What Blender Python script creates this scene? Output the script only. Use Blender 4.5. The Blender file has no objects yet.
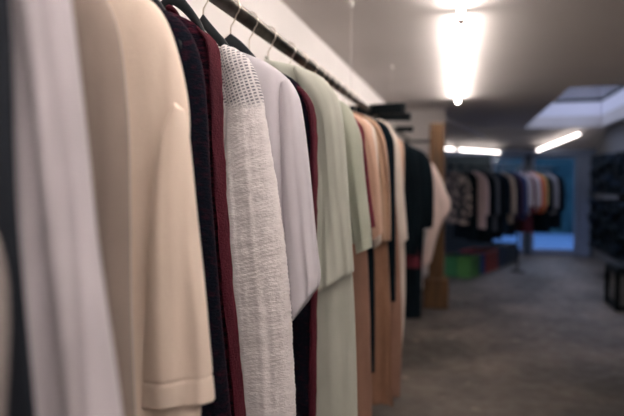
import bpy, bmesh, math, random
from mathutils import Vector, Matrix, noise
S = bpy.context.scene
COL = S.collection
D = bpy.data
# ------------------------------------------------------------------ camera
CAMZ, YAW, PITCH, F = 1.45, math.radians(14.13), math.radians(-2.54), 607.0
cd = D.cameras.new('camera'); cam = D.objects.new('camera', cd); COL.objects.link(cam)
cam.location = (0, 0, CAMZ); cam.rotation_euler = (math.pi/2+PITCH, 0, YAW)
cd.sensor_width = 36; cd.lens = F/624*36; cd.clip_start = 0.02; cd.clip_end = 100
cd.dof.use_dof = True; cd.dof.focus_distance = 1.30; cd.dof.aperture_fstop = 2.1
S.camera = cam
# ------------------------------------------------------------------ world, exposure
w = D.worlds.new('sky'); S.world = w; w.use_nodes = True
wn_, wl_ = w.node_tree.nodes, w.node_tree.links; wb = wn_['Background']; wb.inputs[1].default_value = 6.5
wt = wn_.new('ShaderNodeTexCoord'); wx = wn_.new('ShaderNodeSeparateXYZ'); wr = wn_.new('ShaderNodeValToRGB')   # dusk sky, brighter overhead
wr.color_ramp.elements[0].position = .05; wr.color_ramp.elements[0].color = (.045, .06, .10, 1)
wr.color_ramp.elements[1].position = .55; wr.color_ramp.elements[1].color = (.78, .74, 1.0, 1)
wl_.new(wt.outputs['Generated'], wx.inputs[0]); wl_.new(wx.outputs['Z'], wr.inputs[0]); wl_.new(wr.outputs[0], wb.inputs[0])
S.view_settings.view_transform = 'Standard'; S.view_settings.look = 'None'
S.view_settings.exposure = 0.0; S.view_settings.gamma = 1; S.view_settings.use_curve_mapping = False
TUBE_W, TUBE_B = 54.0, 8.5        # radiance of the tubes over the aisle and of the weaker ones in the back room
CEIL, RAILZ, RAILX = 2.40, 1.90, -0.592

# ------------------------------------------------------------------ helpers
def P(px, py, Y):
    """ground truth of the site survey: point of the sight line through (px,py) at distance Y down the room"""
    f = Vector((-math.sin(YAW)*math.cos(PITCH), math.cos(YAW)*math.cos(PITCH), math.sin(PITCH)))
    r = Vector((math.cos(YAW), math.sin(YAW), 0)); u = r.cross(f)
    d = f + r*((px-312)/F) - u*((py-208)/F)
    return Vector((0, 0, CAMZ)) + d*(Y/d.y)
def Pf(px, py, z=0.0):
    a = P(px, py, 1.0) - Vector((0, 0, CAMZ))
    return Vector((0, 0, CAMZ)) + a*((z-CAMZ)/a.z)
def tag(o, label=None, cat=None, group=None, kind=None):
    if label: o['label'] = label
    if cat: o['category'] = cat
    if group: o['group'] = group
    if kind: o['kind'] = kind
    return o
def empty(name, loc, rz=0):
    o = D.objects.new(name, None); COL.objects.link(o); o.location = loc; o.rotation_euler = (0, 0, rz)
    o.empty_display_size = .05
    return o
def link(name, bm, m, parent=None, smooth=False):
    me = D.meshes.new(name); bmesh.ops.recalc_face_normals(bm, faces=bm.faces[:])
    bm.to_mesh(me); bm.free()
    if smooth:
        for p in me.polygons: p.use_smooth = True
    me.materials.append(m)
    o = D.objects.new(name, me); COL.objects.link(o); o.parent = parent
    return o
def box(bm, x0, x1, y0, y1, z0, z1, bev=0):
    M = Matrix.Translation(((x0+x1)/2, (y0+y1)/2, (z0+z1)/2)) @ Matrix.Diagonal((abs(x1-x0), abs(y1-y0), abs(z1-z0), 1))
    g = bmesh.ops.create_cube(bm, size=1, matrix=M)
    if bev:
        es = {e for v in g['verts'] for e in v.link_edges}
        bmesh.ops.bevel(bm, geom=list(es), offset=bev, segments=2, affect='EDGES', profile=.5)
    return bm
def tube(bm, pts, r, n=12, cap=True):
    pts = [Vector(p) for p in pts]; rings = []
    rr = r if isinstance(r, (list, tuple)) else [r]*len(pts)
    up0 = None
    for i, p in enumerate(pts):
        a = pts[max(i-1, 0)]; b = pts[min(i+1, len(pts)-1)]
        t = (b-a).normalized()
        if up0 is None:
            up0 = t.orthogonal().normalized()
        u = (up0 - t*up0.dot(t)).normalized(); up0 = u; v = t.cross(u)
        rings.append([bm.verts.new(p+u*math.cos(2*math.pi*k/n)*rr[i]+v*math.sin(2*math.pi*k/n)*rr[i]) for k in range(n)])
    for a, b in zip(rings, rings[1:]):
        for k in range(n): bm.faces.new((a[k], a[(k+1) % n], b[(k+1) % n], b[k]))
    if cap: bm.faces.new(rings[0][::-1]); bm.faces.new(rings[-1])
    return bm
NB = bmesh.new
def struct(name, bm, m, parent=None):
    o = link(name, bm, m, parent)
    if parent is None: o['kind'] = 'structure'
    return o

# ------------------------------------------------------------------ materials
def mat(name, col, rough=.6, metal=0, sheen=0, stint=None, spec=.5):
    m = D.materials.new(name); m.use_nodes = True; b = m.node_tree.nodes['Principled BSDF']
    b.inputs['Base Color'].default_value = (*col, 1); b.inputs['Roughness'].default_value = rough
    b.inputs['Metallic'].default_value = metal; b.inputs['Specular IOR Level'].default_value = spec
    if sheen:
        b.inputs['Sheen Weight'].default_value = sheen; b.inputs['Sheen Roughness'].default_value = .4
        b.inputs['Sheen Tint'].default_value = (*(stint or (1, 1, 1)), 1)
    return m
def nodes(m): return m.node_tree.nodes, m.node_tree.links, m.node_tree.nodes['Principled BSDF']
def vary(m, c2, scale=4, lo=.4, hi=.6, detail=6, stretch=(1, 1, 1)):
    N, L, b = nodes(m); c1 = tuple(b.inputs['Base Color'].default_value)
    tc = N.new('ShaderNodeTexCoord'); mp = N.new('ShaderNodeMapping'); mp.inputs['Scale'].default_value = stretch
    nt = N.new('ShaderNodeTexNoise'); nt.inputs['Scale'].default_value = scale; nt.inputs['Detail'].default_value = detail
    cr = N.new('ShaderNodeValToRGB'); cr.color_ramp.elements[0].position = lo; cr.color_ramp.elements[1].position = hi
    cr.color_ramp.elements[0].color = c1; cr.color_ramp.elements[1].color = (*c2, 1)
    L.new(tc.outputs['Object'], mp.inputs[0]); L.new(mp.outputs[0], nt.inputs['Vector']); L.new(nt.outputs[0], cr.inputs[0]); L.new(cr.outputs[0], b.inputs['Base Color'])
    return nt, cr
def bump(m, scale=200, dist=.0006, stretch=(1, 1, 1), kind='noise', strength=1.0, detail=3):
    N, L, b = nodes(m); tc = N.new('ShaderNodeTexCoord'); mp = N.new('ShaderNodeMapping'); mp.inputs['Scale'].default_value = stretch
    if kind == 'noise':
        t = N.new('ShaderNodeTexNoise'); t.inputs['Detail'].default_value = detail; out = t.outputs[0]
    else:
        t = N.new('ShaderNodeTexWave'); t.bands_direction = 'Z'; t.inputs['Distortion'].default_value = 1.5; t.inputs['Detail'].default_value = 2; out = t.outputs[1]
    t.inputs['Scale'].default_value = scale
    bp = N.new('ShaderNodeBump'); bp.inputs['Distance'].default_value = dist; bp.inputs['Strength'].default_value = strength
    L.new(tc.outputs['Object'], mp.inputs[0]); L.new(mp.outputs[0], t.inputs['Vector']); L.new(out, bp.inputs['Height'])
    if b.inputs['Normal'].links: L.new(b.inputs['Normal'].links[0].from_socket, bp.inputs['Normal'])
    L.new(bp.outputs[0], b.inputs['Normal'])
def cloth(name, col, c2=None, sheen=.25, stint=None, bs=260, bd=.0005, stretch=(1, 1, 3), rough=.9):
    m = mat(name, col, rough, sheen=sheen, stint=stint, spec=.1)
    vary(m, c2 or tuple(c*.86 for c in col), 14, .35, .65, 5, (1, 1, .5))
    bump(m, bs, bd, stretch); bump(m, 30, .002, (1, 1, .6), strength=.5)
    return m

M = {}
M['wall'] = mat('white_plaster', (.80, .765, .745), .85); vary(M['wall'], (.75, .715, .70), 2.5, .3, .7); bump(M['wall'], 30, .001)
M['ceiling'] = mat('matt_ceiling_paint', (.62, .575, .555), .9); vary(M['ceiling'], (.57, .53, .51), 1.2, .3, .7)
M['backwall'] = mat('grey_painted_wall', (.13, .13, .135), .85)
M['trim'] = mat('white_gloss_paint', (.80, .78, .84), .5)
M['frame'] = mat('blue_grey_frame_paint', (.20, .25, .36), .4)
M['darkwall'] = mat('dark_slate_wall', (.035, .055, .07), .8)
M['glass'] = D.materials.new('window_glass')
def mkglass(m):
    m.use_nodes = True; N = m.node_tree.nodes; L = m.node_tree.links; N.clear()
    o = N.new('ShaderNodeOutputMaterial'); mx = N.new('ShaderNodeMixShader'); t = N.new('ShaderNodeBsdfTransparent'); g = N.new('ShaderNodeBsdfGlossy')
    t.inputs[0].default_value = (.85, .93, .95, 1); g.inputs['Roughness'].default_value = .02
    fr = N.new('ShaderNodeFresnel'); fr.inputs[0].default_value = 1.45
    L.new(fr.outputs[0], mx.inputs[0]); L.new(t.outputs[0], mx.inputs[1]); L.new(g.outputs[0], mx.inputs[2]); L.new(mx.outputs[0], o.inputs[0])
mkglass(M['glass'])
fl = M['floor'] = mat('worn_concrete', (.044, .038, .031), .5, spec=.4)
nt, cr = vary(fl, (.115, .093, .076), 1.6, .38, .66, 12)
e = cr.color_ramp.elements.new(.74); e.color = (.13, .108, .095, 1)
N_, L_, b_ = nodes(fl)
n2 = N_.new('ShaderNodeTexNoise'); n2.inputs['Scale'].default_value = 9; n2.inputs['Detail'].default_value = 8
r2 = N_.new('ShaderNodeMapRange'); r2.inputs[1].default_value = .3; r2.inputs[2].default_value = .7; r2.inputs[3].default_value = .42; r2.inputs[4].default_value = .72
tc_ = N_.new('ShaderNodeTexCoord'); L_.new(tc_.outputs['Object'], n2.inputs['Vector']); L_.new(n2.outputs[0], r2.inputs[0]); L_.new(r2.outputs[0], b_.inputs['Roughness'])
n3 = N_.new('ShaderNodeTexNoise'); n3.inputs['Scale'].default_value = 5.5; n3.inputs['Detail'].default_value = 3
r3 = N_.new('ShaderNodeMapRange'); r3.inputs[1].default_value = .66; r3.inputs[2].default_value = .72
mx3 = N_.new('ShaderNodeMix'); mx3.data_type = 'RGBA'; mx3.inputs[7].default_value = (.22, .175, .145, 1)
L_.new(tc_.outputs['Object'], n3.inputs['Vector']); L_.new(n3.outputs[0], r3.inputs[0]); L_.new(r3.outputs[0], mx3.inputs[0]); L_.new(cr.outputs[0], mx3.inputs[6]); L_.new(mx3.outputs[2], b_.inputs['Base Color'])
bump(fl, 12, .002)
M['steel'] = mat('dark_gunmetal_pipe', (.085, .08, .075), .38, 1.0); vary(M['steel'], (.20, .18, .16), 12, .4, .75)
M['chrome'] = mat('brushed_nickel', (.72, .66, .58), .28, 1.0)
M['blackwood'] = mat('black_lacquered_wood', (.005, .008, .011), .55, spec=.25)
M['blackmetal'] = mat('black_powder_coat', (.003, .006, .008), .75, spec=.15)
M['white_plastic'] = mat('white_plastic', (.75, .73, .7), .4)
M['wood'] = mat('aged_oak', (.13, .058, .016), .6); vary(M['wood'], (.05, .024, .008), 5, .35, .65, 8, (6, 6, .5)); bump(M['wood'], 20, .002, (6, 6, .4))
for nm, st in (('tube', TUBE_W), ('tube_dim', TUBE_B)):
    M[nm] = D.materials.new('lit_'+nm); M[nm].use_nodes = True
    tb = M[nm].node_tree.nodes['Principled BSDF']; tb.inputs['Emission Color'].default_value = (1, .90, .84, 1); tb.inputs['Emission Strength'].default_value = st
M['outside'] = mat('rendered_facade', (.010, .034, .048), .95, spec=0); vary(M['outside'], (.005, .018, .028), 1.5, .4, .6)
M['paving'] = mat('courtyard_paving', (.022, .06, .13), .9, spec=.1)

# cloths
M['lav'] = cloth('lilac_white_cotton', (.54, .50, .535), bs=300)
M['greywhite'] = cloth('cool_grey_cotton', (.27, .235, .225))
M['taupe'] = cloth('beige_jersey', (.26, .21, .18), bs=160, bd=.0008)
M['cream'] = cloth('cream_jersey', (.78, .65, .55), (.72, .595, .50), bs=220, bd=.0007)
def chenille(name, c1, c2, sh, tint, lo=.42, hi=.72):
    m = mat(name, c1, .95, sheen=sh, stint=tint, spec=.08); vary(m, c2, 55, lo, hi, 4, (1, 1, 2.6))
    bump(m, 110, .004, (1, 1, 2.5)); bump(m, 420, .001); return m
M['velvet'] = chenille('navy_chenille', (.003, .005, .010), (.030, .006, .013), .12, (.4, .1, .15), .5, .8)
M['velvet2'] = chenille('burgundy_black_chenille', (.006, .004, .009), (.060, .009, .018), .2, (.42, .06, .09))
M['burg'] = cloth('burgundy_chenille', (.050, .007, .014), (.028, .005, .010), sheen=.28, stint=(.38, .05, .08), bs=110, bd=.003, stretch=(1, 1, 2.5))
M['maroon'] = cloth('maroon_wool', (.12, .022, .034), (.08, .014, .022), sheen=.4, stint=(.5, .1, .14))
M['tee'] = cloth('white_cotton_jersey', (.59, .56, .60), (.55, .52, .56), bs=300)
M['sage'] = cloth('pale_sage_crepe', (.425, .435, .38), (.385, .395, .34), bs=200)
M['sage2'] = cloth('sage_jersey', (.37, .39, .32), (.33, .35, .285), bs=220)
M['peach'] = cloth('peach_knit', (.58, .385, .29), (.52, .34, .25))
M['tan'] = cloth('tan_viscose', (.43, .275, .19), (.36, .225, .15))
M['terra'] = cloth('dusty_terracotta_crepe', (.30, .17, .125), (.25, .14, .10))
M['brown'] = cloth('caramel_satin', (.27, .145, .092), (.20, .105, .065), rough=.55)
M['ivory'] = cloth('ivory_cotton', (.68, .60, .53))
M['blush'] = cloth('blush_white_cotton', (.70, .56, .52))
M['black'] = cloth('black_cotton', (.003, .008, .012), (.002, .005, .008), sheen=0)
M['slate_coat'] = cloth('dark_slate_wool', (.022, .026, .034), sheen=.05)
M['navy'] = cloth('navy_cotton', (.006, .013, .024), sheen=0)
# cable knit
k = M['knit'] = mat('chunky_white_knit', (.82, .77, .77), .95, sheen=.3, spec=.15)
vary(k, (.72, .67, .67), 22, .35, .65, 4, (1, 1, 3)); bump(k, 130, .0018, (1, 1, 2.2)); bump(k, 420, .0007, (1, 1, 1))
N_, L_, b_ = nodes(k)
tc_ = N_.new('ShaderNodeTexCoord'); mp_ = N_.new('ShaderNodeMapping'); mp_.inputs['Rotation'].default_value = (math.pi/2, math.radians(0), 0)
br = N_.new('ShaderNodeTexBrick'); br.inputs['Scale'].default_value = 1; br.inputs['Brick Width'].default_value = .0095; br.inputs['Row Height'].default_value = .0072
br.inputs['Mortar Size'].default_value = .0026; br.inputs['Mortar Smooth'].default_value = .6; br.offset = 0
br.inputs['Color1'].default_value = (0.10, .10, .13, 1); br.inputs['Color2'].default_value = (.26, .25, .28, 1); br.inputs['Mortar'].default_value = (.66, .63, .63, 1)
rot_ = N_.new('ShaderNodeMapping'); rot_.inputs['Rotation'].default_value = (0, 0, math.radians(18))
L_.new(tc_.outputs['Object'], mp_.inputs[0]); L_.new(mp_.outputs[0], rot_.inputs[0]); L_.new(rot_.outputs[0], br.inputs['Vector'])
sx = N_.new('ShaderNodeSeparateXYZ'); L_.new(tc_.outputs['Object'], sx.inputs[0])
mr = N_.new('ShaderNodeMapRange'); mr.inputs[1].default_value = -.292; mr.inputs[2].default_value = -.272; L_.new(sx.outputs['Z'], mr.inputs[0])
mx_ = N_.new('ShaderNodeMix'); mx_.data_type = 'RGBA'
prev = b_.inputs['Base Color'].links[0].from_socket
L_.new(mr.outputs[0], mx_.inputs[0]); L_.new(prev, mx_.inputs[6]); L_.new(br.outputs[0], mx_.inputs[7]); L_.new(mx_.outputs[2], b_.inputs['Base Color'])
# camouflage-like jacket
pj = M['pattern'] = mat('mottled_jacquard', (.012, .018, .022), .8, sheen=.2)
nt, cr = vary(pj, (.42, .34, .30), 17, .44, .60, 3)
e = cr.color_ramp.elements.new(.52); e.color = (.09, .075, .07, 1)

# ------------------------------------------------------------------ room shell
XL, XR, Y0, Y1 = -0.95, 2.41, -2.6, 12.65
XB = -3.2       # the back room widens to the left behind the partition
SK = (1.02, 2.30, 6.65, 11.6)   # skylight opening
b = NB(); box(b, XB-.1, XR+.2, Y0-.2, Y1+.2, -.12, 0); struct('floor', b, M['floor'])
b = NB(); box(b, XL-.15, XL, Y0, 8.25, 0, CEIL); struct('wall_left', b, M['wall'])
b = NB(); box(b, XL-.15, -.26, 8.25, 8.37, 0, CEIL); struct('wall_partition', b, M['wall'])
b = NB(); box(b, XB-.15, XB, 8.37, Y1, 0, CEIL); struct('wall_back_left', b, M['backwall'])
b = NB(); box(b, XR, XR+.15, Y0, Y1, 0, CEIL); struct('wall_right', b, M['backwall'])
b = NB(); box(b, XL-.15, XR+.15, Y0-.15, Y0, 0, CEIL); struct('wall_behind', b, M['wall'])
# ceiling: flat slabs round the skylight, then a slope down to the far wall
b = NB()
box(b, XB-.15, SK[0], Y0, SK[3], CEIL, CEIL+.2); box(b, SK[1], XR+.15, Y0, SK[3], CEIL, CEIL+.2)
box(b, SK[0], SK[1], Y0, SK[2], CEIL, CEIL+.2)
struct('ceiling', b, M['ceiling'])
b = NB(); zs = 2.02
vs = [b.verts.new(p) for p in [(XB-.15, SK[3], CEIL), (XR+.15, SK[3], CEIL), (XR+.15, Y1+.15, zs), (XB-.15, Y1+.15, zs), (XB-.15, SK[3], CEIL+.2), (XR+.15, SK[3], CEIL+.2), (XR+.15, Y1+.15, CEIL+.2), (XB-.15, Y1+.15, CEIL+.2)]]
for f in [(0, 1, 2, 3), (4, 5, 6, 7), (0, 1, 5, 4), (1, 2, 6, 5), (2, 3, 7, 6), (3, 0, 4, 7)]: b.faces.new([vs[i] for i in f])
struct('ceiling', b, M['ceiling'])
# skylight well
b = NB(); H2 = 2.84
box(b, SK[0]-.08, SK[0], SK[2]-.08, SK[3]+.08, CEIL+.2, H2); box(b, SK[1], SK[1]+.08, SK[2]-.08, SK[3]+.08, CEIL+.2, H2)
box(b, SK[0], SK[1], SK[2]-.08, SK[2], CEIL+.2, H2); box(b, SK[0], SK[1], SK[3], SK[3]+.08, CEIL+.2, H2)
struct('trim_1', b, M['trim'])
wn = empty('window_2', ((SK[0]+SK[1])/2, (SK[2]+SK[3])/2, H2)); wn['kind'] = 'structure'
hw, hl = (SK[1]-SK[0])/2, (SK[3]-SK[2])/2
b = NB()
for x in (-hw-.04, hw+.04): box(b, x-.04, x+.04, -hl-.08, hl+.08, 0, .07)
for y in (-hl-.04, hl+.04): box(b, -hw, hw, y-.04, y+.04, 0, .07)
link('window_frame', b, M['blackmetal'], wn)
b = NB(); box(b, -hw, hw, -hl, hl, .03, .036); link('pane', b, M['glass'], wn)
# far wall with glazed openings
WX = (.50, 1.16); DX = (1.26, 2.14)
b = NB()
box(b, XB, WX[0], Y1, Y1+.15, 0, 2.1); box(b, WX[1], DX[0], Y1, Y1+.15, 0, 2.1); box(b, DX[1], XR, Y1, Y1+.15, 0, 2.1)
box(b, WX[0], DX[1], Y1, Y1+.15, 1.98, 2.1)
struct('wall_back', b, M['darkwall'])
def glazed(name, x0, x1, z0, z1, rail, handle=False, mid=None):
    w_ = empty(name, ((x0+x1)/2, Y1+.06, z0)); w_['kind'] = 'structure'; h = (x1-x0)/2; H = z1-z0
    b = NB(); box(b, -h, -h+.07, -.03, .03, 0, H, .006); box(b, h-.07, h, -.03, .03, 0, H, .006); box(b, -h+.07, h-.07, -.03, .03, H-.08, H, .006); box(b, -h+.07, h-.07, -.03, .03, 0, rail, .006)
    if mid: box(b, -h+.07, h-.07, -.02, .02, mid-.02, mid+.02)
    link('door_frame' if 'door' in name else 'window_frame', b, M['frame'], w_)
    b = NB(); box(b, -h+.07, h-.07, -.005, .005, rail, H-.08); link('pane', b, M['glass'], w_)
    if handle:
        b = NB(); tube(b, [(-h+.04, -.03, 1.0), (-h+.04, -.075, 1.0), (-h+.15, -.075, 1.0)], .009); link('handle', b, M['chrome'], w_, True)
glazed('window_1', WX[0], WX[1], 0, 1.98, .11, mid=1.25)
glazed('door_1', DX[0], DX[1], 0, 1.98, .11, True)
b = NB(); box(b, DX[1], DX[1]+.20, Y1-.05, Y1, 0, 2.0, .01); struct('trim_2', b, M['frame'])
b = NB(); box(b, XB, XR, Y1-.1, Y1, 1.97, 2.06, .01); struct('trim_3', b, M['frame'])
b = NB(); box(b, XR-.015, XR, Y0, Y1-.06, 0, .09); struct('baseboard_right', b, M['backwall'])
# outside
b = NB(); box(b, -6, 10, 18, 18.4, -.1, 4.0); tag(link('building', b, M['outside']), 'blue-grey rendered building standing across the courtyard beyond the glazing', 'building')
b = NB(); box(b, -6, 10, Y1+.15, 18, -.14, -.02); o = struct('ground', b, M['paving'])

# ------------------------------------------------------------------ pipe under the ceiling, lights
b = NB(); tube(b, [(-.26, 8.38, 2.28), (.3, 11.5, 2.28), (.34, 11.7, 2.26)], .03); tag(link('ceiling_pipe', b, M['trim'], None, True), 'pale painted pipe running under the ceiling behind the wall end', 'pipe')
def lamp(p0, p1, n, label, hang, group=None, gap=.015, tm='tube'):
    p0, p1 = Vector(p0), Vector(p1); d = (p1-p0); L = d.length; d.normalize()
    for i in range(n):
        a = p0+d*(L/n*i+gap); c = p0+d*(L/n*(i+1)-gap)
        mid = (a+c)/2; t = empty('fluorescent_lamp', mid)
        tag(t, label[i], 'lamp', group)
        a_, c_ = a-mid, c-mid
        bb = NB(); tube(bb, [a_+d*.03, c_-d*.03], .017, 16); link('tube', bb, M[tm], t, True)
        bb = NB(); tube(bb, [a_, a_+d*.03], .019, 16); link('end_cap', bb, M['white_plastic'], t, True)
        bb = NB(); tube(bb, [c_-d*.03, c_], .019, 16); link('end_cap', bb, M['white_plastic'], t, True)
        up = Vector((0, 0, hang))
        for q in (a_+d*.06, c_-d*.06):
            bb = NB(); tube(bb, [q+Vector((0, 0, .014)), q+up], .006, 8); link('bracket', bb, M['white_plastic'], t)
lamp((-.03, 3.50, 2.355), (.0, -2.30, 2.355), 4, ['nearest fluorescent tube in view, its rounded end at the top edge of the photo', 'fluorescent ceiling tube just above the top edge of the photo', 'fluorescent ceiling tube over the head of the viewer', 'last fluorescent ceiling tube behind the viewer'], .045, 'fluorescent tubes along the middle of the ceiling')  # row extended unseen above and behind the viewer to brighten the nearest clothes
lamp((-.09, 7.20, 2.355), (-.03, 3.58, 2.355), 3, ['bare fluorescent tube at the far rounded end of the bright ceiling row', 'middle bare fluorescent tube of the bright ceiling row', 'bare fluorescent tube at the near end of the bright ceiling row'], .045, 'fluorescent tubes along the middle of the ceiling', .004)
lamp((1.25, .6, 2.355), (1.28, -2.2, 2.355), 2, ['front fluorescent tube of the side row on the right, out of view', 'rear fluorescent tube of the side row on the right, out of view'], .045)  # unseen side row, added to light the fronts of the nearest clothes
pA, pB = P(441, 148.5, 12.25), P(502, 152.5, 12.4)
dv = pB-pA
lamp(pA, pA+dv*.26, 1, ['short bright fluorescent tube beside the wooden post'], .09, None, .01, 'tube_dim')
lamp(pA+dv*.265, pB, 1, ['long fluorescent tube hanging level above the far clothes rack'], .11, None, .01, 'tube_dim')
lamp(P(536, 151, 12.4), P(582, 133, 11.62), 1, ['slanting fluorescent tube beneath the far edge of the skylight'], .05, None, .01, 'tube_dim')

# ------------------------------------------------------------------ rail, arms, wires, post
t = empty('clothes_rail', (RAILX, 3.3, RAILZ)); tag(t, 'long dark steel pipe rail carrying the foreground row of clothes', 'clothes rail')
b = NB(); tube(b, [(0, -3.6, 0), (0, 3.72, 0)], .0205, 24); link('pipe', b, M['steel'], t, True)
for yy in (3.2, 5.06):
    b = NB(); tube(b, [(0, yy-3.3, .018), (0, yy-3.3, CEIL-RAILZ-.01)], .0012, 6); link('suspension_wire', b, M['white_plastic'], t)
    b = NB(); tube(b, [(0, yy-3.3, CEIL-RAILZ-.03), (0, yy-3.3, CEIL-RAILZ)], .012, 14); link('ceiling_cap', b, M['white_plastic'], t, True)
def arm(Y, x1, label, th, dy=0.0, dz=0.0, x0=XL, z=RAILZ):
    t = empty('rail_bracket', (x0, Y, z)); tag(t, label, 'bracket', None)
    b = NB(); L = x1-x0
    tube(b, [(0, 0, 0), (L, dy, dz)], th, 4 if th > .02 else 12); link('arm', b, M['blackmetal'], t)
    b = NB(); box(b, 0, .012, -.05, .05, -.05, .05, .003); link('wall_plate', b, M['blackmetal'], t)
    return t
e1 = P(404, 111, 3.75)
arm(3.95, e1.x, 'thick black bracket arm reaching out past the near end of the rail', .042, -.22, e1.z-RAILZ+.015)
e1b = P(410, 116.5, 4.1)
arm(4.2, e1b.x, 'second black bracket arm tucked just behind the thick one', .034, -.08, e1b.z-RAILZ)
e2 = P(413, 129, 5.2)
arm(5.22, e2.x, 'short black bracket arm midway between thick arm and wooden post', .03, 0, e2.z-RAILZ)
arm(7.0, -.38, 'thin black bracket arm joining the wall to the wooden post', .016, 0, -.0)
pc = P(436, 300, 7.1)
t = empty('wooden_post', (pc.x, 7.1, 0)); tag(t, 'rough aged wooden post standing at the far end of the foreground rail', 'post')
b = NB(); box(b, -.085, .085, -.085, .085, 0, 2.10, .008); link('post', b, M['wood'], t)
b = NB(); box(b, -.14, .14, -.13, .13, 0, .34, .012); link('plinth', b, M['wood'], t)

# ------------------------------------------------------------------ garments
def resample(pts, n):
    """smooth curve through pts (Catmull-Rom), n+1 samples evenly spaced"""
    q = [Vector(p) for p in pts]
    if len(q) > 2:
        e = [q[0]*2-q[1]]+q+[q[-1]*2-q[-2]]; out = []
        for i in range(1, len(e)-2):
            for j in range(8):
                t = j/8; p0, p1, p2, p3 = e[i-1:i+3]
                out.append(.5*((2*p1)+(p2-p0)*t+(2*p0-5*p1+4*p2-p3)*t*t+(3*p1-p0-3*p2+p3)*t*t*t))
        out.append(q[-1]); q = out
    L = [0]
    for a, c in zip(q, q[1:]): L.append(L[-1]+(c-a).length)
    res = []; j = 0
    for i in range(n+1):
        d = L[-1]*i/n
        while j < len(L)-2 and L[j+1] < d: j += 1
        t = (d-L[j])/max(L[j+1]-L[j], 1e-9); res.append(q[j].lerp(q[j+1], min(max(t, 0), 1)))
    return res
def panel(outer, inner, T, seed, nu=44, nv=56, fold=.012, freq=2.6, yoff=0, flare=0, rows=None, hem=True, topT=.35, jit=0, cap=.05, stitch=0):
    """closed cloth tube whose silhouette runs between two edge curves; real thickness, folds and turned hem"""
    bm = NB(); O = resample(outer, nv); I = resample(inner, nv); rings = []
    Lz = max((O[0]-O[-1]).length, .05)
    def ring(o, i, t, kx=1.0, ky=1.0, dz=0.0):
        c0 = (o+i)/2; h = (o-i)/2; r = []
        env = min(1, math.sqrt((t*Lz+.0015)/cap)); tt = T*(topT+(1-topT)*env)*(1+flare*t)
        fa = fold*(.15+.85*min(1, t*Lz/.35))
        zz = c0.y
        wid = h.length
        for k in range(nu):
            a = 2*math.pi*k/nu; c = math.cos(a); s = math.sin(a)
            ys = math.copysign(abs(s)**.85, s)*tt*ky
            x = c*wid
            f = noise.noise(Vector((x*freq*9, zz*1.5+c*.4, seed*3.1)))*1.6 + .5*noise.noise(Vector((x*freq*22, zz*2.5, seed*5.7)))
            f2 = noise.noise(Vector((x*freq*12, zz*3.0, seed*7.3+(2 if s > 0 else 0))))*.5*abs(s)
            y = ys + fa*f + fa*f2*math.copysign(1, s if s else 1)
            p = c0 + h*(c*kx)
            if rows:
                per, amp = rows
                ph = zz/per + 1.2*noise.noise(Vector((a*1.5, zz*3, seed)))
                m_ = .5+.5*noise.noise(Vector((a*2, zz*9, seed+4)))
                bu = amp*(math.sin(2*math.pi*ph)*m_+.45*noise.noise(Vector((x*130, zz*130, seed)))+1.2*max(0, noise.noise(Vector((x*60, zz*45, seed+9))))*1.2)
                bu += amp*1.3*noise.noise(Vector((x*6, zz*55+.3*math.sin(x*30), seed+2)))
                y += bu*s; p = p+Vector((bu*c, 0))
            if stitch:
                g_ = -.0022*math.exp(-(((1-t)*Lz-stitch)/.0022)**2); y += g_*s; p = p+Vector((g_*c, 0))
            if jit: p = p+Vector((jit*noise.noise(Vector((seed, zz*14, c))), 0))
            r.append(bm.verts.new((p.x, y+yoff, p.y+dz)))
        rings.append(r)
    for v in range(nv+1): ring(O[v], I[v], v/nv)
    if hem:
        ring(O[-1], I[-1], 1, .985, .85, -.002); ring(O[-1], I[-1], 1, .965, .6, .004); ring(O[-2], I[-2], 1, .955, .55, .0)
        ring(O[-4], I[-4], 1, .95, .5, .0)
    for a, c in zip(rings, rings[1:]):
        for k in range(nu): bm.faces.new((a[k], a[(k+1) % nu], c[(k+1) % nu], c[k]))
    bm.faces.new(rings[0][::-1])
    return bm
def band(outer, inner, T, seed, t0, t1, grow, **kw):
    """strip of the same cloth, e.g. a stitched hem or rib, standing proud of the sleeve"""
    n = 80; O = resample(outer, n); I = resample(inner, n); a, c = int(t0*n), int(t1*n)
    O2, I2 = O[a:c+1], I[a:c+1]
    for l in (O2, I2):
        pass
    O3 = [o+(o-i).normalized()*grow for o, i in zip(O2, I2)]; I3 = [i-(o-i).normalized()*grow for o, i in zip(O2, I2)]
    return panel(O3, I3, T+grow, seed, nv=max(4, (c-a)), topT=1, **kw)
def ev(pts, s):
    for a, c in zip(pts, pts[1:]):
        if a[0] <= s <= c[0]: return a[1]+(c[1]-a[1])*(s-a[0])/max(c[0]-a[0], 1e-6)
    return pts[-1][1]
def _reach(sh):
    r = .1
    while r < .18 and r < .115 and ev(sh, r) > ev(sh, .06)-.04: r += .005
    return r
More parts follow.
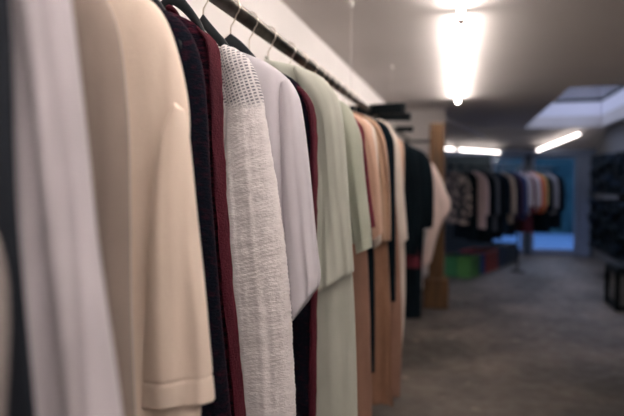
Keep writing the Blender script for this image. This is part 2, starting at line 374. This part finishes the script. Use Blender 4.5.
def make_hanger(loc, rz, shoulder, label, lift=.0, hl=.17, m='blackwood', group='hangers on the foreground rail'):
    t = empty('clothes_hanger', loc, rz); tag(t, label, 'hanger', group)
    z0 = max(ev(shoulder, 0.0)+.012, -.098)
    pk = min(z0+.0, -.075)
    label = 'black hanger '+label[20:]
    def zh(s):
        a = abs(s); base = ev(shoulder, a)-.027
        k_ = max(0, 1-a/.12); return base*(1-k_*k_)+pk*k_*k_+lift*max(0, 1-(a/.11)**2)
    b = NB(); n = 28; ring = []
    for i in range(n+1):
        s = -hl+2*hl*i/n; a = abs(s)/hl; th = .0065+.001*a**2; hh = .017-.006*a
        y = -.012*a*a
        r = [b.verts.new((s, y+th*math.cos(q), zh(s)-hh+hh*math.sin(q))) for q in [2*math.pi*j/14 for j in range(14)]]
        ring.append(r)
    for r0, r1 in zip(ring, ring[1:]):
        for j in range(14): b.faces.new((r0[j], r0[(j+1) % 14], r1[(j+1) % 14], r1[j]))
    b.faces.new(ring[0]); b.faces.new(ring[-1][::-1])
    link('shoulder_bar', b, M[m], t, True)
    pts = [(0, 0, pk+lift-.01), (0, 0, -.052)]
    cz, R = -.001, .0258
    pts += [(.004, 0, -.046), (.011, 0, -.036)]
    for q in range(-50, 200, 12): pts.append((R*math.cos(math.radians(q)), 0, cz+R*math.sin(math.radians(q))))
    b = NB(); tube(b, pts, .0019, 8); link('hook', b, M['chrome'], t, True)
    return t
def plane_pts(px, Y, z0=RAILZ, x0=None):
    x0 = RAILX if x0 is None else x0; r = []
    for x, y in px:
        p = P(x, y, Y); r.append((p.x-x0, p.z-z0))
    return r
cnt = [0]
def garment(name, cat, label, Y, m, sleeve=None, edge=None, hemz=None, T=.03, sT=.028, fold=.010, hang='', rz=0, bm_=None, neck=None,
            sm=None, rows=None, sfold=None, cuff=None, freq=2.6, left=True, group='clothes on the foreground rail', wallmax=.285, slf=None, extra=None, nv=56, bodyw=None, shn=3, lift=.0, syoff=None, scap=.05):
    """sleeve=(outer_px, inner_px); edge = px polyline of the garment body's aisle-side edge; hemz = body hem height from the rail"""
    cnt[0] += 1; sd = cnt[0]*1.37
    t = empty(name, (RAILX, Y, RAILZ), rz); tag(t, label, cat, group)
    if sleeve:
        so = plane_pts(sleeve[0], Y); si = plane_pts(sleeve[1], Y)
        sh = so[:shn]
        bw = bodyw or max(sh[-1][0]-.004, .12)
        sh = [p for p in sh if p[0] <= bw]
        if not sh: sh = [(bw*.8, so[0][1])]
    if edge:
        ed = plane_pts(edge, Y)
    else:
        ed = sh+[(bw, sh[-1][1]-.06), (bw+.002, -.5), (bw+.012, hemz if hemz else -.65)]
        if hemz and hemz > -.5: ed[-2] = (bw, (sh[-1][1]+hemz)/2)
    if hemz and edge and ed[-1][1] > hemz: ed.append((ed[-1][0]+.01, hemz))
    if ed[0][0] > .085:
        ed = [(.07, ed[0][1]+(ed[0][0]-.07)*.38)]+ed
    shoulder = [(0, ed[0][1])]+[p for p in ed if p[0] > .001]
    other = [(-min(p[0], wallmax), p[1]) for p in ed]
    link('body', panel(ed, other, T, sd, nu=72, nv=nv, fold=fold, freq=freq, hem=True), M[m], t, True)
    # neckband
    n0 = ed[0]; b = NB(); pts = [((n0[0])*math.cos(a), T*.55*math.sin(a), n0[1]-.006-.01*math.sin(a)) for a in [2*math.pi*i/28 for i in range(28)]]
    pts.append(pts[0]); tube(b, pts, .0055, 8, False); link('collar', b, M[neck or m], t, True)
    if sleeve:
        kw = dict(fold=sfold if sfold is not None else fold*.8, freq=freq*1.3, yoff=-T*.55 if syoff is None else syoff, cap=scap)
        if cuff: kw.update(stitch=.035, nv=240)
        if rows: kw.update(nv=330, nu=130, rows=rows)
        link('sleeve', panel(so, si, sT, sd+.5, **kw), M[sm or m], t, True)
        if left:
            kw2 = dict(kw); kw2.pop('rows', 0); kw2.pop('stitch', 0); kw2['nv'] = 50; kw2['nu'] = 40
            lo = [(-min(p[0], .31), p[1]) for p in so]; li = [(-min(p[0], .25), p[1]) for p in si]
            link('sleeve', panel(lo, li, sT, sd+.9, **kw2), M[sm or m], t, True)
    if hang: make_hanger((RAILX, Y, RAILZ), rz, shoulder, hang, lift, hl=_reach(shoulder))
    return t
G = garment
G('jacket', 'jacket', 'blurred grey sleeve edge cut off at the left border of the photo', .36, 'greywhite',
  sleeve=([(-170, -60), (-60, 80), (-10, 200), (10, 250), (17, 310), (13, 430)], [(-160, -20), (-140, 100), (-120, 300), (-110, 430)]), hemz=-.75, hang='black wooden hanger holding the grey garment at the left border', shn=1, T=.02, sT=.02, fold=.006, bodyw=.17)
G('coat', 'coat', 'blurred dark navy strip of a coat left of the lilac-white garment', .43, 'slate_coat',  # dark cloth added to fill the dark gap beside the lilac-white garment
  edge=[(-80, -300), (-40, -200), (-10, -80), (4, 0), (12, 208), (36, 416), (46, 560)], hang='black wooden hanger holding the dark navy coat', T=.018, fold=.006)
G('blouse', 'blouse', 'pale lilac-white long garment, blurred and closest full one at the far left', .50, 'lav',
  sleeve=([(-60, -160), (40, -110), (68, -40), (80, 20), (100, 208), (125, 416), (140, 560)], [(-40, -120), (10, -60), (22, 60), (30, 208), (38, 416), (45, 560)]), hemz=-.95, hang='black wooden hanger holding the lilac-white garment', T=.024, sT=.026, fold=.012, sfold=.019, freq=3.2, shn=2)
G('top', 'top', 'beige jersey top hanging between the lilac-white garment and the cream one', .64, 'taupe',
  sleeve=([(60, -60), (100, -15), (122, 30), (131, 110), (134, 208), (138, 416), (140, 470)], [(50, -20), (60, 60), (70, 208), (80, 416), (84, 470)]), hemz=-.9, hang='black wooden hanger holding the beige jersey top', T=.024, sT=.022, fold=.012, sfold=.014, shn=2)
G('sweatshirt', 'sweatshirt', 'cream sweatshirt with wide elbow-length sleeve and stitched cuff', .82, 'cream',
  sleeve=([(184, 108), (190, 122), (201, 220), (212, 320), (218, 396)], [(180, 104), (166, 140), (157, 210), (150, 320), (148, 402)]),
  edge=[(118, -14), (138, -8), (158, 8), (175, 45), (187, 95), (190, 124), (189, 150), (187, 200), (190, 300), (202, 398), (196, 470)], syoff=-.012, scap=.2, hang='black wooden hanger holding the cream sweatshirt', T=.032, sT=.027, fold=.013, sfold=.014, cuff=.87)
G('cardigan', 'cardigan', 'long dark navy chenille cardigan directly beside the cream sweatshirt', 1.0, 'velvet',
  edge=[(140, -8), (160, 6), (178, 18), (192, 36), (203, 70), (208, 120), (212, 200), (220, 300), (230, 416), (236, 520)], hemz=-1.1, hang='black wooden hanger holding the navy chenille cardigan', T=.030, fold=.008, lift=.03)
G('cardigan', 'cardigan', 'burgundy chenille cardigan with ribbed edge beside the white knitted sweater', 1.17, 'velvet2',
  edge=[(170, 12), (185, 18), (203, 29), (212, 44), (215, 80), (216, 130), (223, 230), (231, 330), (239, 416), (247, 520)], hemz=-1.1, hang='black wooden hanger holding the burgundy chenille cardigan', T=.034, fold=.008, neck='burg', lift=.035)
t = D.objects['cardigan.001']
so = plane_pts([(200, 27), (212, 40), (216, 56), (218, 90), (219, 130), (225, 230), (233, 330), (241, 416), (249, 520)], 1.17)
si = plane_pts([(197, 28), (209, 42), (213, 60), (215.5, 92), (216.5, 130), (222.5, 230), (230.5, 330), (238.5, 416), (246, 520)], 1.17)
tag(link('edge_band', panel(so, si, .031, 61, nv=120, nu=24, fold=.004, jit=.003, rows=(.012, .0011)), M['burg'], t, True), 'burgundy ribbed front band')
G('sweater', 'sweater', 'chunky white knitted sweater with openwork dark-flecked shoulder, in sharp focus', 1.32, 'knit',
  sleeve=([(228, 46), (247, 56), (258, 74), (265, 100), (273, 150), (283, 210), (290, 270), (295, 340), (298, 416), (299, 500)], [(224, 54), (229, 80), (231, 110), (229, 140), (228, 200), (230, 266), (236, 340), (240, 416), (243, 500)]),
  edge=[(224, 49), (232, 52), (238, 60), (242, 90), (246, 160), (252, 300), (256, 416)], hang='black wooden hanger holding the white knitted sweater', lift=.035, T=.030, sT=.030, fold=.006, sfold=.005, rows=(.0095, .0015), hemz=-.85)
G('t_shirt', 't-shirt', 'plain white cotton t-shirt with loose half sleeve behind the knitted sweater', 1.49, 'tee',
  sleeve=([(290, 80), (299, 95), (304, 118), (310, 170), (316, 230), (321, 270), (320, 284)], [(282, 84), (281, 110), (282, 150), (284, 200), (288, 260), (291, 300), (293, 320)]),
  edge=[(238, 51), (262, 60), (284, 75), (297, 92), (301, 108), (298, 130), (290, 200), (288, 330)], syoff=-.010, scap=.15, lift=.03, hang='black wooden hanger holding the plain white t-shirt', T=.028, sT=.03, fold=.010, sfold=.012)
G('dress', 'dress', 'long dark navy and burgundy chenille dress showing below the white t-shirt', 1.63, 'velvet',
  edge=[(258, 62), (292, 78), (304, 92), (312, 110), (314, 140), (314, 200), (314, 300), (313, 416), (312, 480)], hang='black wooden hanger holding the navy and burgundy dress', T=.028, fold=.008, neck='burg')
t = [o for o in COL.objects if o.name.startswith('dress')][0]
so = plane_pts([(300, 86), (307, 94), (314, 110), (316, 140), (316, 200), (316, 300), (315, 416), (314, 480)], 1.63)
si = plane_pts([(297, 90), (303, 97), (309, 113), (312, 140), (312, 200), (312, 300), (310, 416), (309, 480)], 1.63)
tag(link('edge_band', panel(so, si, .03, 62, nv=100, nu=24, fold=.003, jit=.003, rows=(.012, .0011)), M['burg'], t, True), 'burgundy ribbed edge band')
G('dress', 'dress', 'long pale sage green dress with wide three-quarter sleeves', 1.80, 'sage',
  sleeve=([(296, 66), (320, 76), (334, 90), (342, 110), (347, 160), (351, 220), (354, 256), (355, 270)], [(300, 84), (304, 120), (308, 170), (310, 220), (312, 262), (313, 294)]),
  edge=[(268, 60), (300, 67), (318, 78), (330, 98), (338, 140), (345, 220), (352, 270), (356, 350), (358, 416), (360, 480)], hang='black wooden hanger holding the long sage dress', T=.034, sT=.036, fold=.020, sfold=.022)
G('blazer', 'blazer', 'sage green jersey top with seamed shoulder behind the long sage dress', 2.02, 'sage2',
  sleeve=([(336, 99), (347, 105), (356, 120), (362, 138), (364, 160), (367, 190), (371, 222), (373, 246)], [(332, 112), (342, 150), (350, 200), (354, 230), (357, 253)]),
  hemz=-.66, hang='black wooden hanger holding the sage jersey top', T=.03, sT=.03, fold=.008, sfold=.008, cuff=.93)
G('cardigan', 'cardigan', 'thin maroon cardigan showing as a narrow strip behind the sage top', 2.18, 'maroon',
  sleeve=([(346, 111), (358, 121), (366, 148), (371, 190), (376, 226)], [(345, 120), (354, 150), (360, 190), (365, 230)]), hemz=-.6, hang='black wooden hanger holding the maroon cardigan', T=.026, sT=.026, fold=.006)
G('dress', 'dress', 'dusty terracotta long dress whose skirt shows beside the sage dress', 2.34, 'terra',
  edge=[(346, 112), (356, 118), (362, 135), (364, 200), (368, 260), (371, 340), (372, 416), (372, 440)], hang='black wooden hanger holding the terracotta dress', T=.03, fold=.010)
G('sweater', 'sweater', 'peach fine-knit sweater next behind the maroon cardigan', 2.48, 'peach',
  sleeve=([(352, 113), (366, 121), (374, 138), (379, 170), (382, 205), (383, 232)], [(354, 125), (364, 160), (370, 200), (373, 240)]), hemz=-.62, hang='black wooden hanger holding the peach sweater', T=.026, sT=.026, fold=.007, cuff=.92)
G('t_shirt', 't-shirt', 'ivory t-shirt whose sleeve hem peeks out under the peach sweater', 2.57, 'ivory',
  sleeve=([(358, 116), (370, 123), (377, 140), (380, 190), (382, 222), (381, 243)], [(360, 130), (368, 170), (372, 210), (374, 248)]), hemz=-.6, hang='black wooden hanger holding the ivory t-shirt', T=.024, sT=.024, fold=.006)
G('skirt', 'skirt', 'narrow black skirt strip between the terracotta and caramel dresses', 2.69, 'black',  # black cloth added so the gap between the two dresses reads dark
  edge=[(356, 116), (364, 124), (368, 150), (371, 200), (374, 250), (375, 300), (375, 372)], hang='black wooden hanger holding the narrow black skirt', T=.026, fold=.006)
G('dress', 'dress', 'caramel brown satin dress reaching almost to the floor', 2.82, 'brown',
  sleeve=([(365, 116), (377, 123), (385, 139), (389, 165), (391, 200), (391, 240)], [(366, 128), (374, 150), (380, 190), (381, 240)]),
  edge=[(358, 113), (367, 117), (378, 130), (382, 160), (386, 220), (390, 290), (392, 350), (394, 404)], sm='tan', hang='black wooden hanger holding the caramel satin dress', T=.034, sT=.028, fold=.022, freq=3.0)
G('coat', 'coat', 'long black coat squeezed between the caramel dress and the cream shirt', 2.98, 'black',
  sleeve=([(372, 118), (384, 123), (391, 132), (395, 150), (396, 220), (396, 300)], [(376, 130), (384, 150), (387, 200), (388, 300)]), hemz=-1.25, hang='black wooden hanger holding the long black coat', T=.028, sT=.026, fold=.006)
G('dress', 'dress', 'rust brown long dress with hem showing beyond the caramel dress', 3.14, 'terra',
  edge=[(372, 119), (382, 123), (390, 140), (396, 200), (400, 260), (402, 330), (400, 397)], hang='black wooden hanger holding the rust brown dress', T=.028, fold=.010)
G('shirt', 'shirt', 'cream long shirt with pointed pale sleeve and light tail', 3.32, 'ivory',
  sleeve=([(384, 121), (392, 128), (399, 145), (404, 190), (408, 238)], [(384, 130), (390, 150), (393, 200), (397, 252)]),
  edge=[(376, 119), (386, 122), (396, 140), (402, 200), (405, 250), (405, 310), (399, 374)], hang='black wooden hanger holding the cream long shirt', T=.026, sT=.026, fold=.009)
# clothes beyond the first bracket arm
G('shirt', 'shirt', 'tan shirt with orange collar glimpsed just past the thick bracket arm', 4.45, 'peach',
  sleeve=([(394, 136), (400, 140), (404, 150), (404, 190)], [(396, 146), (398, 160), (398, 195)]), hemz=-.7, hang='black wooden hanger holding the tan shirt past the thick arm', T=.03, sT=.026, fold=.006)
G('coat', 'coat', 'black coat hanging with broad rounded shoulder before the wooden post', 4.95, 'black',
  sleeve=([(402, 142), (412, 147), (417, 158), (420, 190), (420, 235)], [(404, 152), (408, 170), (411, 200), (412, 240)]), hemz=-1.05, hang='black wooden hanger holding the broad-shouldered black coat', T=.035, sT=.03, fold=.008)
G('top', 'top', 'dark red top hanging low among the black clothes', 5.15, 'maroon',
  edge=[(400, 150), (408, 190), (412, 215), (416, 240), (421, 268)], hang='black wooden hanger holding the dark red top', T=.03, fold=.006)
G('dress', 'dress', 'long black dress nearest the post with hem above the floor', 5.55, 'black',
  sleeve=([(414, 147), (425, 153), (431, 163), (434, 185), (434, 210), (433, 227)], [(408, 156), (416, 175), (418, 200), (419, 229)]),
  edge=[(402, 141), (412, 146), (422, 165), (424, 220), (422, 270), (421, 318)], hang='black wooden hanger holding the long black dress', T=.045, sT=.03, fold=.012)
G('shirt', 'shirt', 'pinkish white shirt with sleeve swinging out in front of the wooden post', 6.1, 'blush',
  sleeve=([(416, 154), (430, 161), (438, 172), (446, 190), (451, 207), (442, 224), (436, 242), (431, 262)], [(414, 168), (424, 182), (430, 200), (431, 215), (427, 235), (424, 248), (421, 266)]), hemz=-.8, hang='black wooden hanger holding the pinkish white shirt', T=.04, sT=.035, fold=.010, left=True, shn=2, bodyw=.2)
G('jacket', 'jacket', 'dark navy jacket hanging last on the rail behind the pinkish shirt', 6.5, 'navy',
  sleeve=([(414, 148), (424, 154), (429, 168), (431, 220)], [(416, 158), (420, 180), (422, 225)]), hemz=-.7, hang='black wooden hanger holding the dark navy jacket', T=.04, sT=.03, fold=.008)

# ------------------------------------------------------------------ far rack
RA, RB = P(446, 167, 8.75), P(556, 175, 11.0)
RA.z = RB.z = 1.66
rd = (RB-RA); RL = rd.length; rd.normalize(); rang = math.atan2(rd.y, rd.x)
rk = empty('clothes_rack', (RA.x, RA.y, 0), rang); tag(rk, 'low black metal clothes rack in the back room, full of garments', 'clothes rack')
b = NB(); tube(b, [(-.15, 0, 1.66), (RL+.1, 0, 1.66)], .014); link('pipe', b, M['blackmetal'], rk, True)
for x in (-.1, RL*.62):
    b = NB(); tube(b, [(x, 0, .03), (x, 0, 1.66)], .014); link('upright', b, M['blackmetal'], rk, True)
    b = NB(); box(b, x-.02, x+.02, -.12, .12, 0, .03, .004); link('foot', b, M['blackmetal'], rk)
def far(px, kind, col, label, length, w_=.2, sl=.5, T=.035):
    # position along the rack whose sight line is px
    best = min([i/200 for i in range(201)], key=lambda q: abs(((RA+(RB-RA)*q) - P(px, 170, (RA+(RB-RA)*q).y)).x))
    p = RA+(RB-RA)*best; cnt[0] += 1; sd = cnt[0]*1.9
    t = empty(kind, p, rang-math.pi/2+random.Random(cnt[0]).uniform(-.05, .05)); tag(t, label, kind.replace('_', ' '), 'garments on the far rack')
    col = M[col] if isinstance(col, str) else col
    e_ = [(.06, -.07), (.12, -.095), (w_*.92, -.14), (w_, -.22), (w_+.01, -length*.6), (w_+.025, -length)]
    link('body', panel(e_, [(-x, z) for x, z in e_], T, sd, nu=30, nv=26, fold=.015, hem=False), col, t, True)
    if sl:
        so_ = [(w_*.85, -.12), (w_+.03, -.17), (w_+.07, -.3), (w_+.08, -.1-sl)]; si_ = [(w_*.75, -.15), (w_-.04, -.25), (w_-.03, -.1-sl)]
        for s in (1, -1):
            link('sleeve', panel([(x*s, z) for x, z in so_], [(x*s, z) for x, z in si_], .03, sd+s, nu=20, nv=20, fold=.01, yoff=-.015, hem=False), col, t, True)
    h = empty('clothes_hanger', p, t.rotation_euler.z); tag(h, 'hanger of the '+label, 'hanger', 'hangers on the far rack')
    b = NB(); tube(b, [(-.15, 0, -.135), (-.05, 0, -.09), (0, 0, -.075), (.05, 0, -.09), (.15, 0, -.135)], .008, 8); link('shoulder_bar', b, M['blackwood'], h, True)
    b = NB(); tube(b, [(0, 0, -.08), (0, 0, -.035), (.012, 0, -.02)]+[(.018*math.cos(math.radians(q)), 0, .001+.018*math.sin(math.radians(q))) for q in range(-30, 200, 23)], .002, 6); link('hook', b, M['chrome'], h, True)
C = lambda n, c: cloth(n, c, sheen=.1)
plum = C('plum_wool', (.04, .025, .055)); beige = C('sand_cotton', (.36, .28, .22)); pinkw = C('pale_pink_cotton', (.60, .47, .48)); blue = C('denim_blue', (.025, .05, .13))
orange = C('orange_wool', (.42, .09, .04)); olive = C('olive_mustard', (.30, .23, .09)); slate = C('slate_grey', (.08, .09, .11)); offw = C('offwhite_linen', (.48, .43, .42)); grey = C('mid_grey', (.20, .19, .20)); wine = C('wine_red', (.10, .02, .03))
far(455, 'jacket', 'pattern', 'mottled grey and brown patterned jacket at the near end', .82, .23, .62, .05)
far(466, 'trousers', 'black', 'long black trousers hanging lower just behind the patterned jacket', 1.05, .2, 0)
far(474, 'blouse', pinkw, 'pale pink blouse second in line after the patterned jacket', .9, .2, .6)
far(480, 'coat', 'black', 'black coat directly behind the pale pink blouse', 1.12, .22, .6)
far(485, 'jacket', slate, 'slate grey jacket in the dark group left of middle', .95, .2, .6)
far(490, 'coat', 'black', 'black coat in the dark group after the slate jacket', 1.08, .21, .6)
far(495, 'coat', 'navy', 'navy coat next to the sand coloured shirt', 1.0, .21, .6)
far(500, 'shirt', beige, 'sand coloured long shirt near the middle', .85, .21, .6)
far(504, 'jacket', 'black', 'black jacket right after the sand coloured shirt', 1.05, .2, .6)
far(509, 'cardigan', plum, 'plum purple cardigan beside the blue top', .8, .21, .6)
far(513, 'top', blue, 'denim blue top beside the plum cardigan', .8, .2, .6)
far(517, 'shirt', offw, 'off-white shirt brightest of the middle garments', .72, .22, .5)
far(521, 'top', wine, 'wine red top between two off-white shirts', 1.02, .2, .6)
far(525, 'shirt', offw, 'second off-white shirt beside the orange top', .68, .22, .5)
far(529, 'top', orange, 'bright orange top toward the far end', .72, .23, .55)
far(533, 'shirt', olive, 'mustard olive shirt next to the orange top', .7, .22, .5)
far(538, 'coat', 'black', 'black coat before the grey jacket at the far end', 1.05, .21, .6)
far(543, 'jacket', grey, 'mid grey jacket second last at the far end', .75, .22, .55)
far(549, 'coat', 'black', 'thick black coat closing the far end', 1.0, .22, .6, .05)

# crates on the floor
def crate(o, d, s0, s1, c0, c1, h, col, rough, label):
    ang = math.atan2(d.y, d.x); n_ = Vector((-d.y, d.x, 0)); L = s1-s0; depth = c1-c0
    t = empty('storage_crate', o+d*s0+n_*c0, ang); tag(t, label, 'crate', 'storage crates under the far rack')
    m = mat(label.split()[0]+'_plastic', col, rough); bump(m, 60, .002, kind='wave')
    b = NB(); w_ = .012
    box(b, 0, L, 0, w_, 0, h); box(b, 0, L, depth-w_, depth, 0, h); box(b, 0, w_, w_, depth-w_, 0, h); box(b, L-w_, L, w_, depth-w_, 0, h); box(b, w_, L-w_, w_, depth-w_, 0, .012)
    link('bin', b, m, t)
    b = NB(); r = .006
    box(b, -r, L+r, -r, w_, h-.03, h+.004, .002); box(b, -r, L+r, depth-w_, depth+r, h-.03, h+.004, .002); box(b, -r, w_, w_, depth-w_, h-.03, h+.004); box(b, L-w_, L+r, w_, depth-w_, h-.03, h+.004)
    link('rim', b, m, t)
    b = NB(); box(b, w_+.002, L-w_-.002, w_+.002, depth-w_-.002, .014, h-.015, .02); link('packed_cloth', b, M['black'], t)  # black fill added so the open crate top looks dark
O_ = Pf(471.5, 278.5); O_.z = 0; E_ = Pf(519, 260); E_.z = 0; d_ = (E_-O_); LL = d_.length; d_.normalize(); a_ = Vector((-d_.y, d_.x, 0))
def along(px, py):
    r = Pf(px, py); r.z = 0     # floor direction of the sight line, cut with the row's front edge
    return (O_.y*r.x-O_.x*r.y)/(d_.x*r.y-d_.y*r.x)
A = [0, along(480.5, 275), along(486, 273), along(498, 269), along(506.5, 266), LL]
crate(O_, d_, 0, A[1]-.01, .01, .21, .31, (.05, .18, .03), .5, 'bright yellowish green crate at the near corner beside the darker green one')
crate(O_, d_, 0, A[1]-.01, .23, .43, .30, (.02, .14, .04), .5, 'darker green crate on the floor nearest the wooden post')
crate(O_, d_, A[1], A[2]-.01, .01, .43, .30, (.014, .05, .20), .5, 'blue narrow crate left of the red crate')
crate(O_, d_, A[2], A[3]-.01, .0, .43, .32, (.42, .05, .025), .5, 'red crate in the middle of the crate row')
crate(O_, d_, A[3], A[4]-.01, .01, .43, .31, (.006, .02, .06), .5, 'navy crate to the right of the red crate')
crate(O_, d_, A[4], A[5], .01, .43, .31, (.004, .014, .025), .5, 'near-black crate at the right end of the crate row')

# ------------------------------------------------------------------ right wall shelf with dark folded clothes
SY0, SY1, SX = 7.6, 10.6, 1.93
t = empty('wall_shelf', (XR, (SY0+SY1)/2, .42)); tag(t, 'dark wall shelving unit on the right loaded with black folded clothes', 'shelf')
hy = (SY1-SY0)/2
for z in (0, .84):
    b = NB(); box(b, SX-XR, 0, -hy, hy, z, z+.03, .003); link('shelf_board', b, M['blackmetal'], t)
for y in (-hy, 0, hy):
    b = NB(); box(b, -.025, 0, y-.015, y+.015, 0, 1.45); link('upright', b, M['blackmetal'], t)
rr = random.Random(5)
names = ['farthest', 'second', 'third', 'fourth', 'fifth', 'nearest']
ords = ['bottom', 'second from bottom', 'third from bottom', 'fourth from bottom', 'fifth from bottom', 'sixth from bottom', 'seventh from bottom', 'eighth from bottom', 'topmost']
for lv, zb in enumerate((.452, 1.292)):
    for st in range(6):
        y = SY1-.26-st*.5; z = zb; n = 9 if lv == 0 else 7
        for kx in range(n):
            h = .078+rr.uniform(-.006, .008)
            if lv == 0 and z+h > 1.25: break
            dx, dy = rr.uniform(-.03, .035), rr.uniform(-.02, .02)
            b = NB(); box(b, SX+.0+dx, XR-.05+dx*.3, y-.2+dy, y+.2+dy, z+.001, z+h-.001, h*.42)
            o = link('folded_garment', b, M['black' if (kx+st) % 4 else 'navy'], None, True)
            o2 = tag(o, '%s folded dark garment, %s in the %s stack on the %s shelf' % ('black' if (kx+st) % 4 else 'navy', 'topmost' if kx == n-1 else ords[kx], names[st] if st in (0, 5) else names[st]+' farthest', ('lower', 'upper')[lv]), 'folded clothes', 'dark folded clothes on the right wall shelf')
            z += h
# dark stool / crate standing at the right border
t = empty('storage_box', (1.86, 7.60, 0)); tag(t, 'black open-sided box standing on the floor below the wall shelf at the right border', 'box')
b = NB()
for x in (-.2, .2):
    for y in (-.25, .25): box(b, x-.025, x+.025, y-.025, y+.025, 0, .46, .005)
for z in (.03, .43): 
    for y in (-.25, .25): box(b, -.175, .175, y-.02, y+.02, z-.02, z+.025)
    for x in (-.2, .2): box(b, x-.02, x+.02, -.225, .225, z-.02, z+.025)
link('frame', b, M['blackmetal'], t)
b = NB(); box(b, -.21, .21, -.26, .26, .462, .49, .006); link('lid', b, M['blackmetal'], t)
b = NB(); box(b, -.17, .17, -.22, .22, .06, .40, .01); link('inner_bin', b, M['backwall'], t)
